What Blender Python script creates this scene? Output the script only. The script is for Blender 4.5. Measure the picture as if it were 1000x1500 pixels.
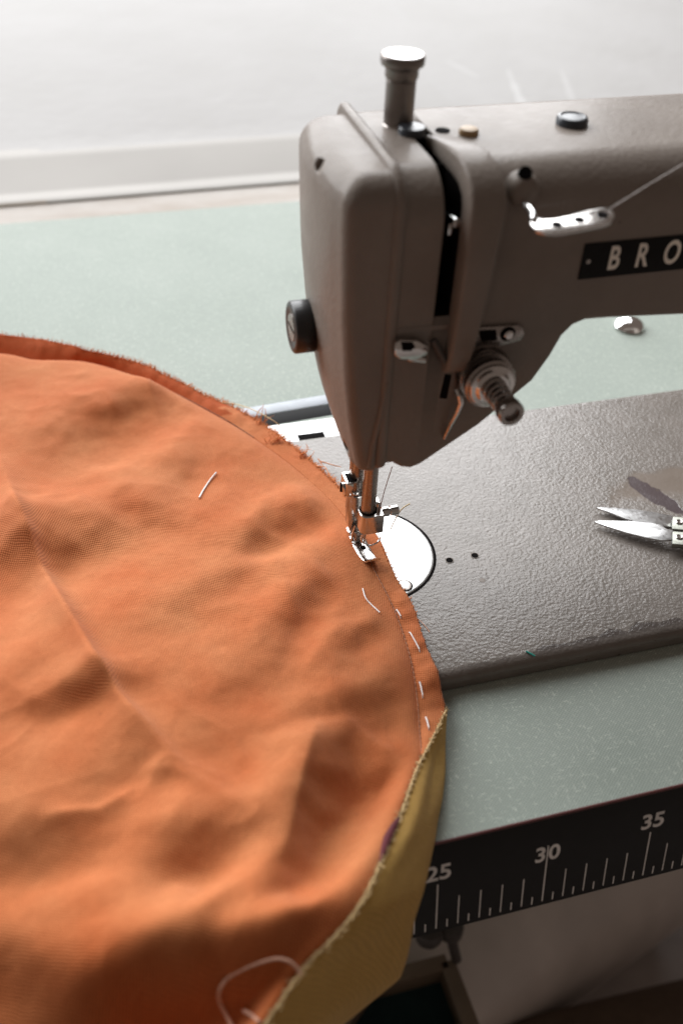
import bpy, bmesh, math, random
from mathutils import Vector, Matrix
random.seed(7)
CM = 0.01                                   # everything below is written in centimetres
scene = bpy.context.scene
col = scene.collection
for o in list(bpy.data.objects):
    bpy.data.objects.remove(o)

# ------------------------------------------------------------------ camera
YAW, PITCH, ROLL = 0.306903, 0.706333, 0.0518597
CPOS = Vector((-11.768, -33.377, 32.729))
F = 1458.33                                 # focal length in photo pixels (35 mm on a 36 mm tall frame, 1500 px)
_fw = Vector((math.sin(YAW)*math.cos(PITCH), math.cos(YAW)*math.cos(PITCH), -math.sin(PITCH)))
_r0 = Vector((math.cos(YAW), -math.sin(YAW), 0))
_u0 = _r0.cross(_fw)
RT = math.cos(ROLL)*_r0 + math.sin(ROLL)*_u0
UP = -math.sin(ROLL)*_r0 + math.cos(ROLL)*_u0
cam_d = bpy.data.cameras.new('camera')
cam = bpy.data.objects.new('camera', cam_d); col.objects.link(cam)
m = Matrix((RT, UP, -_fw)).transposed().to_4x4(); m.translation = CPOS*CM
cam.matrix_world = m
cam_d.sensor_fit = 'VERTICAL'; cam_d.sensor_height = 36; cam_d.sensor_width = 24; cam_d.lens = 35
cam_d.clip_start = 0.01; cam_d.clip_end = 50
cam_d.dof.use_dof = True
cam_d.dof.focus_distance = 0.468
cam_d.dof.aperture_fstop = 6.3
scene.camera = cam

# ------------------------------------------------------------------ light
w = bpy.data.worlds.new('World'); scene.world = w; w.use_nodes = True
bg = w.node_tree.nodes['Background']
bg.inputs['Color'].default_value = (1.0, 0.78, 0.66, 1); bg.inputs['Strength'].default_value = 0.145
def area(name, loc, target, sx, sy, power, colour):
    ld = bpy.data.lights.new(name, 'AREA'); ld.shape = 'RECTANGLE'
    ld.size = sx*CM; ld.size_y = sy*CM; ld.energy = power; ld.color = colour
    o = bpy.data.objects.new(name, ld); col.objects.link(o)
    d = Vector(target)-Vector(loc)
    o.location = Vector(loc)*CM; o.rotation_euler = d.to_track_quat('-Z', 'Y').to_euler()
    return o
area('window_light', (-270, 460, 375), (-270, 0, 200), 1170, 640, 1540, (0.97, 0.985, 1.0))
scene.view_settings.view_transform = 'Standard'
scene.view_settings.look = 'None'
scene.view_settings.exposure = 0.07
scene.view_settings.gamma = 1.0

# ------------------------------------------------------------------ helpers
def ray(x, y):
    return RT*((x-500)/F) - UP*((y-750)/F) + _fw
def onz(x, y, z):
    d = ray(x, y); return CPOS + d*((z-CPOS.z)/d.z)
def ony(x, y, Y):
    d = ray(x, y); return CPOS + d*((Y-CPOS.y)/d.y)
def pix(p):
    d = Vector(p)-CPOS; z = d.dot(_fw)
    return 500+F*d.dot(RT)/z, 750-F*d.dot(UP)/z
def lerp(a, b, t): return a+(b-a)*t
def interp(tab, x):
    if x <= tab[0][0]: return tab[0][1]
    for (a, va), (b, vb) in zip(tab, tab[1:]):
        if x <= b: return lerp(va, vb, (x-a)/(b-a))
    return tab[-1][1]
def smooth(a, b, x):
    t = min(1, max(0, (x-a)/(b-a))); return t*t*(3-2*t)

class MB:
    """collects shapes into one bmesh, in centimetres"""
    def __init__(s): s.bm = bmesh.new()
    def _take(s, vs, fs, mi=0):
        bv = [s.bm.verts.new(v) for v in vs]; out = []
        for f in fs:
            try:
                q = s.bm.faces.new([bv[i] for i in f]); q.material_index = mi; out.append(q)
            except ValueError: pass
        return bv, out
    def box(s, lo, hi, bev=0, seg=2, rot=None, pivot=None):
        b = bmesh.new(); bmesh.ops.create_cube(b, size=1)
        for v in b.verts:
            v.co = Vector([lerp(lo[i], hi[i], v.co[i]+.5) for i in range(3)])
        if bev: bmesh.ops.bevel(b, geom=list(b.edges), offset=bev, segments=seg, affect='EDGES', profile=.5)
        if rot is not None:
            pv = Vector(pivot) if pivot else (Vector(lo)+Vector(hi))/2
            for v in b.verts: v.co = pv + rot @ (v.co-pv)
        s.merge(b); return s
    def merge(s, b):
        b.verts.index_update()
        s._take([v.co.copy() for v in b.verts], [[v.index for v in f.verts] for f in b.faces]); b.free()
    def loft(s, loops, cap=True, closed=True, mi=0):
        n = len(loops[0]); vs = [Vector(p) for l in loops for p in l]; fs = []
        for k in range(len(loops)-1):
            for i in range(n if closed else n-1):
                j = (i+1) % n
                fs.append((k*n+i, k*n+j, (k+1)*n+j, (k+1)*n+i))
        if cap:
            fs.append(tuple(range(n-1, -1, -1))); fs.append(tuple((len(loops)-1)*n+i for i in range(n)))
        s._take(vs, fs, mi); return s
    def lathe(s, base, axis, prof, seg=32, cap=True):
        """prof = [(distance along axis, radius)]"""
        ax = Vector(axis).normalized(); a = ax.orthogonal().normalized(); b = ax.cross(a)
        loops = [[Vector(base)+ax*h+(a*math.cos(2*math.pi*i/seg)+b*math.sin(2*math.pi*i/seg))*r for i in range(seg)] for h, r in prof]
        return s.loft(loops, cap)
    def cyl(s, p, q, r, seg=24, bev=0.0, r2=None):
        p = Vector(p); q = Vector(q); L = (q-p).length; r2 = r if r2 is None else r2
        if bev: prof = [(0, r-bev), (bev*.3, r-bev*.3), (bev, r), (L-bev, r2), (L-bev*.3, r2-bev*.3), (L, r2-bev)]
        else: prof = [(0, r), (L, r2)]
        return s.lathe(p, q-p, prof, seg)
    def tube(s, path, r, seg=8, cap=True):
        path = [Vector(p) for p in path]; n = len(path); loops = []
        t0 = (path[1]-path[0]).normalized(); a = t0.orthogonal().normalized()
        for i, p in enumerate(path):
            t = (path[min(i+1, n-1)]-path[max(i-1, 0)]).normalized()
            a = (a-t*a.dot(t)).normalized(); b = t.cross(a)
            rr = r[i] if isinstance(r, (list, tuple)) else r
            loops.append([p+(a*math.cos(2*math.pi*k/seg)+b*math.sin(2*math.pi*k/seg))*rr for k in range(seg)])
        return s.loft(loops, cap)
    def prism(s, outline, off, bev=0):
        """closed outline of 3-D points pushed along off"""
        b = bmesh.new(); o = Vector(off)
        v0 = [b.verts.new(Vector(p)) for p in outline]; v1 = [b.verts.new(Vector(p)+o) for p in outline]; n = len(v0)
        b.faces.new(v0[::-1]); b.faces.new(v1)
        for i in range(n): b.faces.new((v0[i], v0[(i+1) % n], v1[(i+1) % n], v1[i]))
        bmesh.ops.recalc_face_normals(b, faces=b.faces)
        if bev:
            es = [e for e in b.edges if len(e.link_faces) == 2 and e.calc_face_angle(0) > .5]
            bmesh.ops.bevel(b, geom=es, offset=bev, segments=2, affect='EDGES', profile=.5)
        s.merge(b); return s
    def build(s, name, mat, parent=None, origin=(0, 0, 0), angle=35, recalc=True):
        bm = s.bm
        if recalc: bmesh.ops.recalc_face_normals(bm, faces=bm.faces)
        og = Vector(origin)
        for v in bm.verts: v.co = (v.co-og)*CM
        for f in bm.faces: f.smooth = True
        lim = math.radians(angle)
        for e in bm.edges:
            if len(e.link_faces) == 2 and e.calc_face_angle(0) > lim: e.smooth = False
        me = bpy.data.meshes.new(name); bm.to_mesh(me); bm.free()
        o = bpy.data.objects.new(name, me); col.objects.link(o)
        for mm in (mat if isinstance(mat, (list, tuple)) else [mat]): me.materials.append(mm)
        if parent is not None: o.parent = parent
        return o
def tag(o, label, cat, group=None, kind=None):
    if label: o['label'] = label
    if cat: o['category'] = cat
    if group: o['group'] = group
    if kind: o['kind'] = kind
    return o
def thing(name, label, cat, loc, group=None):
    o = bpy.data.objects.new(name, None); o.empty_display_size = .02; col.objects.link(o)
    o.location = Vector(loc)*CM
    return tag(o, label, cat, group)
def text_mesh(body, size, frame, name, mat, parent, origin, xscale=1, bold=0.0, depth=.012, shear=0, space=1, align='CENTER'):
    """frame = (origin point, x direction, y direction) in cm"""
    c = bpy.data.curves.new(name, 'FONT'); c.body = body; c.size = size; c.align_x = align
    c.extrude = depth; c.offset = bold; c.shear = shear; c.space_character = space
    t = bpy.data.objects.new(name+'_curve', c); col.objects.link(t)
    me = bpy.data.meshes.new_from_object(t)
    bpy.data.objects.remove(t); bpy.data.curves.remove(c)
    p, ex, ey = [Vector(q) for q in frame]; ex.normalize(); ey.normalize(); ez = ex.cross(ey)
    og = Vector(origin)
    for v in me.vertices:
        v.co = (p + ex*(v.co.x*xscale)+ey*v.co.y+ez*v.co.z-og)*CM
    o = bpy.data.objects.new(name, me); col.objects.link(o); me.name = name
    me.materials.clear(); me.materials.append(mat); o.parent = parent
    return o

# ------------------------------------------------------------------ materials
class Mat:
    def __init__(s, name, color=(.5, .5, .5), rough=.5, metal=0.0, coat=0.0, spec=.5):
        s.m = bpy.data.materials.new(name); s.m.use_nodes = True
        s.nt = s.m.node_tree; s.b = s.nt.nodes['Principled BSDF']; s.out = s.nt.nodes['Material Output']
        s.set('Base Color', (*color, 1)); s.set('Roughness', rough); s.set('Metallic', metal)
        s.set('Coat Weight', coat); s.set('Specular IOR Level', spec); s.set('Coat Roughness', .08)
        s.tc = s.nt.nodes.new('ShaderNodeTexCoord')
    def set(s, k, v): s.b.inputs[k].default_value = v
    def link(s, a, b): s.nt.links.new(a, b)
    def node(s, t, **kw):
        n = s.nt.nodes.new(t)
        for k, v in kw.items():
            if k in n.inputs: n.inputs[k].default_value = v
            else: setattr(n, k, v)
        return n
    def mapping(s, scale=(1, 1, 1), loc=(0, 0, 0), rot=(0, 0, 0), src='Object'):
        n = s.node('ShaderNodeMapping'); n.inputs['Scale'].default_value = scale
        n.inputs['Location'].default_value = loc; n.inputs['Rotation'].default_value = rot
        s.link(s.tc.outputs[src], n.inputs['Vector']); return n.outputs['Vector']
    def noise(s, scale, detail=3, vec=None, rough=.5, dist=0):
        n = s.node('ShaderNodeTexNoise', Scale=scale, Detail=detail, Roughness=rough, Distortion=dist)
        s.link(vec or s.tc.outputs['Object'], n.inputs['Vector']); return n.outputs['Fac']
    def voro(s, scale, vec=None, feature='F1'):
        n = s.node('ShaderNodeTexVoronoi', Scale=scale); n.feature = feature
        s.link(vec or s.tc.outputs['Object'], n.inputs['Vector']); return n.outputs['Distance']
    def ramp(s, fac, stops):
        n = s.node('ShaderNodeValToRGB'); e = n.color_ramp.elements
        while len(e) < len(stops): e.new(.5)
        for q, (p, c) in zip(e, stops):
            q.position = p; q.color = (c, c, c, 1) if isinstance(c, (int, float)) else (*c, 1)
        s.link(fac, n.inputs['Fac']); return n.outputs['Color']
    def math(s, op, a, b=None, c=None):
        n = s.node('ShaderNodeMath'); n.operation = op
        for i, v in enumerate((a, b, c)):
            if v is None: continue
            if isinstance(v, (int, float)): n.inputs[i].default_value = v
            else: s.link(v, n.inputs[i])
        return n.outputs[0]
    def mix(s, fac, a, b, mode='MIX'):
        n = s.node('ShaderNodeMix'); n.data_type = 'RGBA'; n.blend_type = mode
        for i, v in ((0, fac), (6, a), (7, b)):
            if isinstance(v, tuple): n.inputs[i].default_value = (*v, 1)
            elif isinstance(v, (int, float)): n.inputs[i].default_value = v
            else: s.link(v, n.inputs[i])
        return n.outputs[2]
    def bump(s, h, strength=.3, dist=.001, normal=None):
        n = s.node('ShaderNodeBump', Strength=strength, Distance=dist); s.link(h, n.inputs['Height'])
        if normal is not None: s.link(normal, n.inputs['Normal'])
        return n.outputs['Normal']
    def to(s, k, v): s.link(v, s.b.inputs[k])
    def xyz(s, vec=None):
        n = s.node('ShaderNodeSeparateXYZ'); s.link(vec or s.tc.outputs['Object'], n.inputs[0]); return n.outputs
    def ellipse(s, cx, cy, rx, ry, rot=0, wob=.35, nscale=140):
        """soft-edged patch on the XY plane, in cm, 1 inside"""
        c, sn = math.cos(rot), math.sin(rot); x, y, _ = s.xyz()
        dx = s.math('SUBTRACT', x, cx*CM); dy = s.math('SUBTRACT', y, cy*CM)
        u = s.math('ADD', s.math('MULTIPLY', dx, c/(rx*CM)), s.math('MULTIPLY', dy, sn/(rx*CM)))
        v = s.math('ADD', s.math('MULTIPLY', dx, -sn/(ry*CM)), s.math('MULTIPLY', dy, c/(ry*CM)))
        d = s.math('ADD', s.math('MULTIPLY', u, u), s.math('MULTIPLY', v, v))
        d = s.math('ADD', d, s.math('MULTIPLY', s.math('SUBTRACT', s.noise(nscale, 4), .5), wob*4))
        return d

PAINT = (.215, .185, .160)
def mk_paint():
    k = Mat('hammered_beige_paint', PAINT, .4, spec=.13, coat=.22)
    n1 = k.noise(40, 5); base = k.mix(k.ramp(n1, [(.3, 0.0), (.7, 1.0)]), (.19, .160, .137), (.225, .193, .167))
    grime = k.ramp(k.noise(18, 6, rough=.7), [(.52, 0.0), (.75, 1.0)])
    base = k.mix(k.math('MULTIPLY', grime, .35), base, (.15, .12, .10))
    chips = k.ramp(k.noise(95, 2, rough=.8), [(.77, 0.0), (.785, 1.0)])
    base = k.mix(k.math('MULTIPLY', chips, .7), base, (.07, .055, .045))
    k.to('Base Color', base)
    n = k.noise(480, 3); k.to('Normal', k.bump(n, .42, .0006))
    k.to('Roughness', k.ramp(k.noise(150, 3), [(.3, .5), (.7, .6)]))
    k.set('Coat Roughness', .2)
    return k.m
def mk_bed():
    k = Mat('bumpy_bed_paint', PAINT, .3, spec=.34)
    base = k.mix(k.ramp(k.noise(70, 4), [(.3, 0.0), (.7, 1.0)]), (.155, .136, .120), (.185, .163, .146))
    worn = k.ramp(k.ellipse(4.6, 1.4, 3.0, 1.4, .25, .7, 70), [(.35, 1.0), (1.1, 0.0)])
    base = k.mix(k.math('MULTIPLY', worn, .38), base, (.19, .14, .105))
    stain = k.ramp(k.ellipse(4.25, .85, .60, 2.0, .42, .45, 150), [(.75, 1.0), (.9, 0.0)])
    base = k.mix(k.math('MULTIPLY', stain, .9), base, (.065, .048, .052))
    spots = k.ramp(k.noise(230, 1), [(.735, 0.0), (.76, 1.0)])
    base = k.mix(k.math('MULTIPLY', spots, .8), base, (.09, .07, .06))
    # chipped paint along the front lip
    x, y, z = k.xyz()
    edge = k.math('ADD', k.math('MULTIPLY', y, 100), k.math('MULTIPLY', k.noise(70, 5, rough=.62), 1.5))
    right = k.math('MULTIPLY', k.math('ADD', x, .065), 6.0)
    chip = k.ramp(k.math('SUBTRACT', k.math('ADD', -6.98, k.math('MINIMUM', k.math('MAXIMUM', right, -.35), .3)), edge), [(.0, 0.0), (.05, 1.0)])
    chip = k.math('MULTIPLY', chip, k.ramp(k.math('ADD', y, .0810), [(.0, 0.0), (.0006, 1.0)]))
    base = k.mix(k.math('MULTIPLY', chip, .9), base, (.075, .062, .056))
    k.to('Base Color', base)
    v = k.mapping((1, 1.15, 1))
    h1 = k.noise(590, 3, v, .5, .2); h2 = k.noise(200, 2, v)
    h = k.math('ADD', k.math('MULTIPLY', k.ramp(h1, [(.25, 0.0), (.7, 1.0)]), .75), k.math('MULTIPLY', h2, .7))
    nw = k.math('SUBTRACT', 1.0, k.math('MULTIPLY', k.math('MAXIMUM', worn, stain), .75))
    k.to('Normal', k.bump(k.math('MULTIPLY', h, nw), .32, .0006))
    k.to('Roughness', k.ramp(k.noise(90, 3), [(.3, .14), (.7, .24)]))
    k.set('Coat Roughness', .15)
    return k.m
def mk_table():
    k = Mat('green_canvas_laminate', (.28, .36, .30), .3, spec=.15)
    v = k.mapping((1, 1, 1), rot=(0, 0, .08))
    x, y, z = k.xyz(v)
    wx = k.math('SINE', k.math('MULTIPLY', x, 2*math.pi/.0015)); wy = k.math('SINE', k.math('MULTIPLY', y, 2*math.pi/.0015))
    wv = k.math('MULTIPLY', wx, wy)
    sx = k.noise(1, 3, k.mapping((300, 1500, 1))); sy = k.noise(1, 3, k.mapping((1500, 300, 1)))
    st = k.math('MAXIMUM', sx, sy)
    fl = k.ramp(st, [(.60, 0.0), (.74, 1.0)])
    big = k.noise(22, 4)
    base = k.mix(k.ramp(big, [(.3, 0.0), (.7, 1.0)]), (.34, .380, .342), (.376, .415, .376))
    base = k.mix(k.math('MULTIPLY', fl, .8), base, (.66, .70, .63))
    base = k.mix(k.math('MULTIPLY', k.math('ADD', wv, 1), .26), base, (.17, .22, .185))
    k.to('Base Color', base)
    k.to('Normal', k.bump(k.math('ADD', k.math('MULTIPLY', wv, .35), st), .3, .0004))
    k.to('Roughness', k.ramp(k.noise(12, 2), [(.3, .52), (.7, .55)]))
    return k.m
def mk_cloth(name, c0, c1, trans=.18, weave=.00135):
    k = Mat(name, c0, .85, spec=.25)
    k.set('Sheen Weight', .2); k.set('Sheen Roughness', .42); k.set('Sheen Tint', (1, .86, .72, 1))
    uv = k.tc.outputs['UV']; sep = k.node('ShaderNodeSeparateXYZ'); k.link(uv, sep.inputs[0])
    u, v = sep.outputs[0], sep.outputs[1]
    n = k.noise(24, 5, uv); f = k.ramp(n, [(.28, 0.0), (.72, 1.0)])
    base = k.mix(f, c0, c1)
    p = weave
    jig = k.math('MULTIPLY', k.noise(160, 2, uv), .0012)
    su = k.math('SINE', k.math('MULTIPLY', k.math('ADD', u, jig), 2*math.pi/p))
    sv = k.math('SINE', k.math('MULTIPLY', k.math('ADD', v, jig), 2*math.pi/p))
    wv = k.math('MULTIPLY', su, sv)
    thr = k.noise(1, 2, k.mapping((120, 1600, 1), src='UV'))
    gap = k.ramp(wv, [(.0, 1.0), (.55, 0.0)])
    base = k.mix(k.math('MULTIPLY', k.math('SUBTRACT', 1.0, gap), .32), base, tuple(q*.40 for q in c0))
    base = k.mix(k.math('MULTIPLY', k.ramp(thr, [(.55, 0.0), (.8, 1.0)]), .2), base, tuple(min(1, q*1.35) for q in c1))
    mot = k.ramp(k.noise(330, 5, uv, .7), [(.3, 0.0), (.7, 1.0)])
    base = k.mix(k.math('MULTIPLY', mot, .28), base, tuple(q*.62 for q in c0))
    fine = k.noise(2600, 2, uv)
    lint = k.ramp(k.noise(420, 1, uv), [(.77, 0.0), (.80, 1.0)])
    base = k.mix(k.math('MULTIPLY', lint, .35), base, tuple(q*.4 for q in c0))
    k.to('Base Color', base)
    wr = k.noise(180, 4, uv)
    h = k.math('ADD', k.math('MULTIPLY', wv, -.5), k.math('MULTIPLY', fine, .5))
    nb = k.bump(wr, .22, .0012)
    k.to('Normal', k.bump(h, .42, .0006, nb))
    tr = k.node('ShaderNodeBsdfTranslucent'); k.link(base, tr.inputs['Color'])
    mx = k.node('ShaderNodeMixShader'); mx.inputs[0].default_value = trans
    k.link(k.b.outputs[0], mx.inputs[1]); k.link(tr.outputs[0], mx.inputs[2]); k.link(mx.outputs[0], k.out.inputs['Surface'])
    return k.m
def mk_metal(name, c, r, aniso=0, nb=0.05):
    k = Mat(name, c, r, 1.0)
    k.to('Roughness', k.ramp(k.noise(500, 3), [(.3, max(.02, r-.06)), (.7, r+.08)]))
    if nb: k.to('Normal', k.bump(k.noise(700, 2), nb, .0004))
    return k.m
def mk_plain(name, c, r=.5, metal=0, bump=.1, scale=400, var=.12, coat=0):
    k = Mat(name, c, r, metal, coat=coat)
    f = k.ramp(k.noise(scale*.3, 4), [(.3, 0.0), (.7, 1.0)])
    k.to('Base Color', k.mix(f, tuple(q*(1-var) for q in c), tuple(min(1, q*(1+var)) for q in c)))
    if bump: k.to('Normal', k.bump(k.noise(scale, 3), bump, .0006))
    return k.m
def mk_sill():
    k = Mat('worn_white_sill_paint', (.8, .79, .78), .6, spec=.15)
    a = k.ramp(k.noise(9, 5), [(.35, 0.0), (.75, 1.0)])
    base = k.mix(a, (.40, .391, .384), (.37, .36, .35))
    st = k.ramp(k.noise(1, 4, k.mapping((55, 4, 20), rot=(0, 0, .25)), .6), [(.62, 0.0), (.72, 1.0)])
    base = k.mix(k.math('MULTIPLY', st, .5), base, (.40, .396, .392))
    for (xa, ya, xb, yb, wd, am) in ((757, -10, 824, 118, .55, .75), (838, -10, 872, 60, .4, .45), (660, -20, 720, 6, .5, .4)):
        A, B = onz(xa, ya, 7.5), onz(xb, yb, 7.5); c = (A+B)/2; d = B-A
        e = k.ramp(k.ellipse(c.x, c.y-43, d.length/2, wd, math.atan2(d.y, d.x), .45, 40), [(.5, 1.0), (1.1, 0.0)])
        base = k.mix(k.math('MULTIPLY', e, am), base, (.50, .495, .49))
    sm = k.ramp(k.noise(5, 6, None, .65), [(.55, 0.0), (.8, 1.0)])
    base = k.mix(k.math('MULTIPLY', sm, .15), base, (.26, .245, .23))
    k.to('Base Color', base); k.to('Normal', k.bump(k.noise(60, 4), .25, .002))
    return k.m
def mk_board():
    k = Mat('dusty_cream_board', (.5, .46, .42), .6)
    a = k.ramp(k.noise(1, 5, k.mapping((10, 30, 60)), .65), [(.4, 0.0), (.75, 1.0)])
    k.to('Base Color', k.mix(a, (.56, .52, .48), (.40, .33, .27)))
    k.to('Normal', k.bump(k.noise(120, 4), .2, .001))
    return k.m

PAINT_M = mk_paint(); BED_M = mk_bed(); TABLE_M = mk_table()
ORANGE = mk_cloth('orange_canvas', (.56, .138, .036), (.625, .236, .090), .14)
ORANGE_DEEP = mk_cloth('orange_canvas_allowance', (.60, .125, .030), (.68, .17, .05), .45)
OCHRE = mk_cloth('mustard_canvas', (.60, .36, .095), (.68, .43, .125), .12)
STEEL = mk_metal('nickel_plated_steel', (.62, .60, .58), .16)
GUN = mk_metal('dark_oiled_steel', (.24, .215, .20), .36)
STEEL_DARK = mk_metal('worn_steel', (.34, .31, .29), .26)
CHROME = mk_metal('bright_chrome', (.80, .80, .80), .10, nb=.02)
SATIN = mk_metal('polished_needle_plate_steel', (.50, .50, .495), .36, nb=.03)
BLADE = mk_metal('ground_blade_steel', (.60, .60, .60), .33, nb=.015)
BRASSY = mk_metal('iridescent_yellow_zinc', (.25, .255, .225), .42)
BLACK = mk_plain('black_plastic', (.012, .012, .013), .35, bump=.05)
BLACK_SOFT = mk_plain('black_gap_and_plate', (.013, .013, .0135), .7)
BLACK_SOFT.node_tree.nodes['Principled BSDF'].inputs['Specular IOR Level'].default_value = .12
VOID = mk_plain('dark_recess', (.006, .005, .005), .9, bump=0)
VOID.node_tree.nodes['Principled BSDF'].inputs['Specular IOR Level'].default_value = .05
NAVY = mk_plain('dark_blue_grey_cap', (.03, .036, .045), .3)
WOOD = mk_plain('tan_plastic_plug', (.36, .24, .12), .45)
RULER_M = mk_plain('black_ruler_vinyl', (.009, .0085, .008), .5, bump=.06)
RULER_M.node_tree.nodes['Principled BSDF'].inputs['Specular IOR Level'].default_value = .2
INK = mk_plain('pale_grey_print', (.72, .70, .67), .6, bump=0)
LETTER = mk_plain('cream_letter_enamel', (.80, .76, .68), .5, bump=0)
REDLINE = mk_plain('dark_red_edge_band', (.10, .022, .02), .5)
SILL = mk_sill(); BOARD = mk_board(); GROOVE_SHADE = mk_plain('brown_groove_shade', (.34, .29, .24), .8, scale=60, var=.3); CREAM = mk_plain('cream_painted_moulding', (.33, .31, .285), .6, scale=25, var=.07)
TRIM = mk_plain('blue_grey_trim', (.26, .29, .33), .35)
THREAD_W = mk_plain('white_thread', (.80, .76, .74), .8, bump=.2, scale=2500)
THREAD_C = mk_plain('cream_thread', (.62, .47, .26), .8, bump=.2, scale=2500)
THREAD_O = mk_plain('orange_thread', (.62, .21, .06), .8, bump=.2, scale=2500)
THREAD_P = mk_plain('peach_thread', (.66, .38, .27), .8, bump=.2, scale=2500)
THREAD_R = mk_plain('russet_thread', (.32, .14, .09), .7, bump=0)
THREAD_D = mk_plain('dark_stitch_thread', (.24, .12, .075), .8, bump=0)
TEAL_T = mk_plain('teal_thread', (.01, .22, .18), .8, bump=0)
CREAM_EDGE = mk_plain('cream_raw_edge', (.56, .40, .20), .9, bump=.4, scale=1500)
FLOOR_M = mk_plain('grey_brown_floor', (.36, .32, .30), .7, scale=30, var=.25)
HOUSING = mk_plain('grey_motor_enamel', (.62, .56, .52), .5, scale=40, var=.15)
TEAL_M = mk_plain('dark_teal_felt', (.006, .030, .032), .8)
SHADE_BROWN = mk_plain('dark_brown_shade', (.11, .068, .044), .6)  # brown of the bar that stands in for shade under the housing
MAROON = mk_plain('maroon_cloth', (.09, .012, .018), .9)
TAN = mk_plain('tan_bin_plywood', (.20, .15, .105), .6, scale=80)
IRON = mk_plain('dark_iron', (.06, .052, .047), .5)
WOODLEG = mk_plain('table_core_board', (.32, .24, .16), .6, scale=60)

TZ = -0.9                                   # table surface; the bed top is z = 0
TF, TB = -15.05, 42.6                       # table front and back edges

# ------------------------------------------------------------------ floor, sill
b = MB(); b.box((-220, -160, -75), (260, 60, -73)); tag(b.build('floor', FLOOR_M), 'dim grey brown floor far below the table edge', 'floor', kind='structure')
b = MB()
# stepped profile of the sill, swept along X; slightly skewed like the photo
_c = [ony(220, y, Y) for y, Y in ((322, 43.0), (289, 46.2), (285.5, 46.3), (283, 46.5), (279, 46.95), (274, 47.7), (270, 48.4), (267, 48.75), (222, 52.9), (212, 54.1), (206, 55.3))]
prof = [(43.0, -9)]+[(p.y, p.z) for p in _c]+[(57, _c[-1].z+.2), (170, _c[-1].z+.4), (170, -9)]
nX = 24; loops = []
for i in range(nX+1):
    X = lerp(-110, 150, i/nX); sk = .018*(X+16)
    loops.append([(X, y+sk+(.12*math.sin(X*.11) if y < 60 else 0), z+.07*math.sin(X*.07+y)) for y, z in prof])
b.loft(loops)
sill = b.build('windowsill', [SILL, BOARD, GROOVE_SHADE, CREAM], None, (0, 43, 0), angle=30)
for f in sill.data.polygons:
    c = f.center/CM
    if c.y < 3.22: f.material_index = 1
    elif c.y < 3.32: f.material_index = 2  # thin strip coloured brown as the shadow line in the groove
    elif c.y < 11.6: f.material_index = 3
sill.location = (0, 43*CM, 0); tag(sill, 'deep white painted windowsill behind the sewing table', 'windowsill', kind='structure')

# ------------------------------------------------------------------ sewing table with ruler
TO = (5, 13, -75)
table = thing('sewing_table', 'pale green laminate sewing table with a black ruler along its front edge', 'table', TO)
b = MB(); b.box((-75, TF+.03, TZ-4.6), (75, TB, TZ), .0)
b.build('tabletop', TABLE_M, table, TO)
for x in (-68, 66):
    for y in (-6, 34):
        b = MB(); b.box((x-2.5, y-2.5, -73), (x+2.5, y+2.5, TZ-4.6), .3); b.build('leg', IRON, table, TO)
AN = math.radians(78); RD = Vector((0, -math.cos(AN), -math.sin(AN)))        # down the ruler face
RN = Vector((0, -math.sin(AN), math.cos(AN)))
R0 = Vector((0, TF, TZ-.03))
RH = 5.08
b = MB(); b.prism([R0+Vector((-75, 0, 0)), R0+Vector((75, 0, 0)), R0+Vector((75, 0, 0))+RD*RH, R0+Vector((-75, 0, 0))+RD*RH], -RN*.35, .03)
ruler = b.build('ruler', RULER_M, table, TO)
b = MB(); b.box((-75, TF-.045, TZ-.13), (75, TF+.05, TZ+.012), .02); b.build('edge_band', REDLINE, ruler, TO)
U0, UN = -1.42, .925                         # x of the 25 mark, length of one ruler unit
def rp(x, d, lift=.006): return R0+Vector((x, 0, 0))+RD*d+RN*lift
b = MB()
for k in range(-60, 70):
    n = 25+k*.5; x = U0+k*.5*UN
    if n <= 0 or n > 60: continue
    if k % 10 == 0: t0, t1, wd = (2.30 if n != 30 else 1.62), 4.82, .055
    elif k % 2 == 0: t0, t1, wd = 3.22, 4.82, .05
    else: t0, t1, wd = 4.42, 4.86, .055
    b.box((-wd/2, 0, 0), (wd/2, 1, .008))
    for v in list(b.bm.verts)[-8:]:
        q = v.co.copy(); v.co = rp(x+q.x, lerp(t0, t1, q.y), .004+q.z)
b.build('scale_marks', INK, ruler, TO)
for n in (5, 10, 15, 20, 25, 30, 35, 40, 45):
    x = U0+(n-25)*UN
    if n == 30:
        for ch, dx in (('3', -.30), ('0', .30)):
            text_mesh(ch, 1.12, (rp(x+dx, 2.42), (1, 0, 0), -RD), 'ruler_numeral', INK, ruler, TO, .92, .022)
    else:
        text_mesh(str(n), 1.12, (rp(x+.02, 2.02), (1, 0, 0), -RD), 'ruler_numeral', INK, ruler, TO, .98, .022)

# ------------------------------------------------------------------ sewing machine
MO = (12, 0, TZ)
mach = thing('sewing_machine', 'hammered beige industrial sewing machine stitching the orange cloth', 'sewing machine', MO)
def M(b, name, mat, parent=None, **k): return b.build(name, mat, parent or mach, MO, **k)

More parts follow.
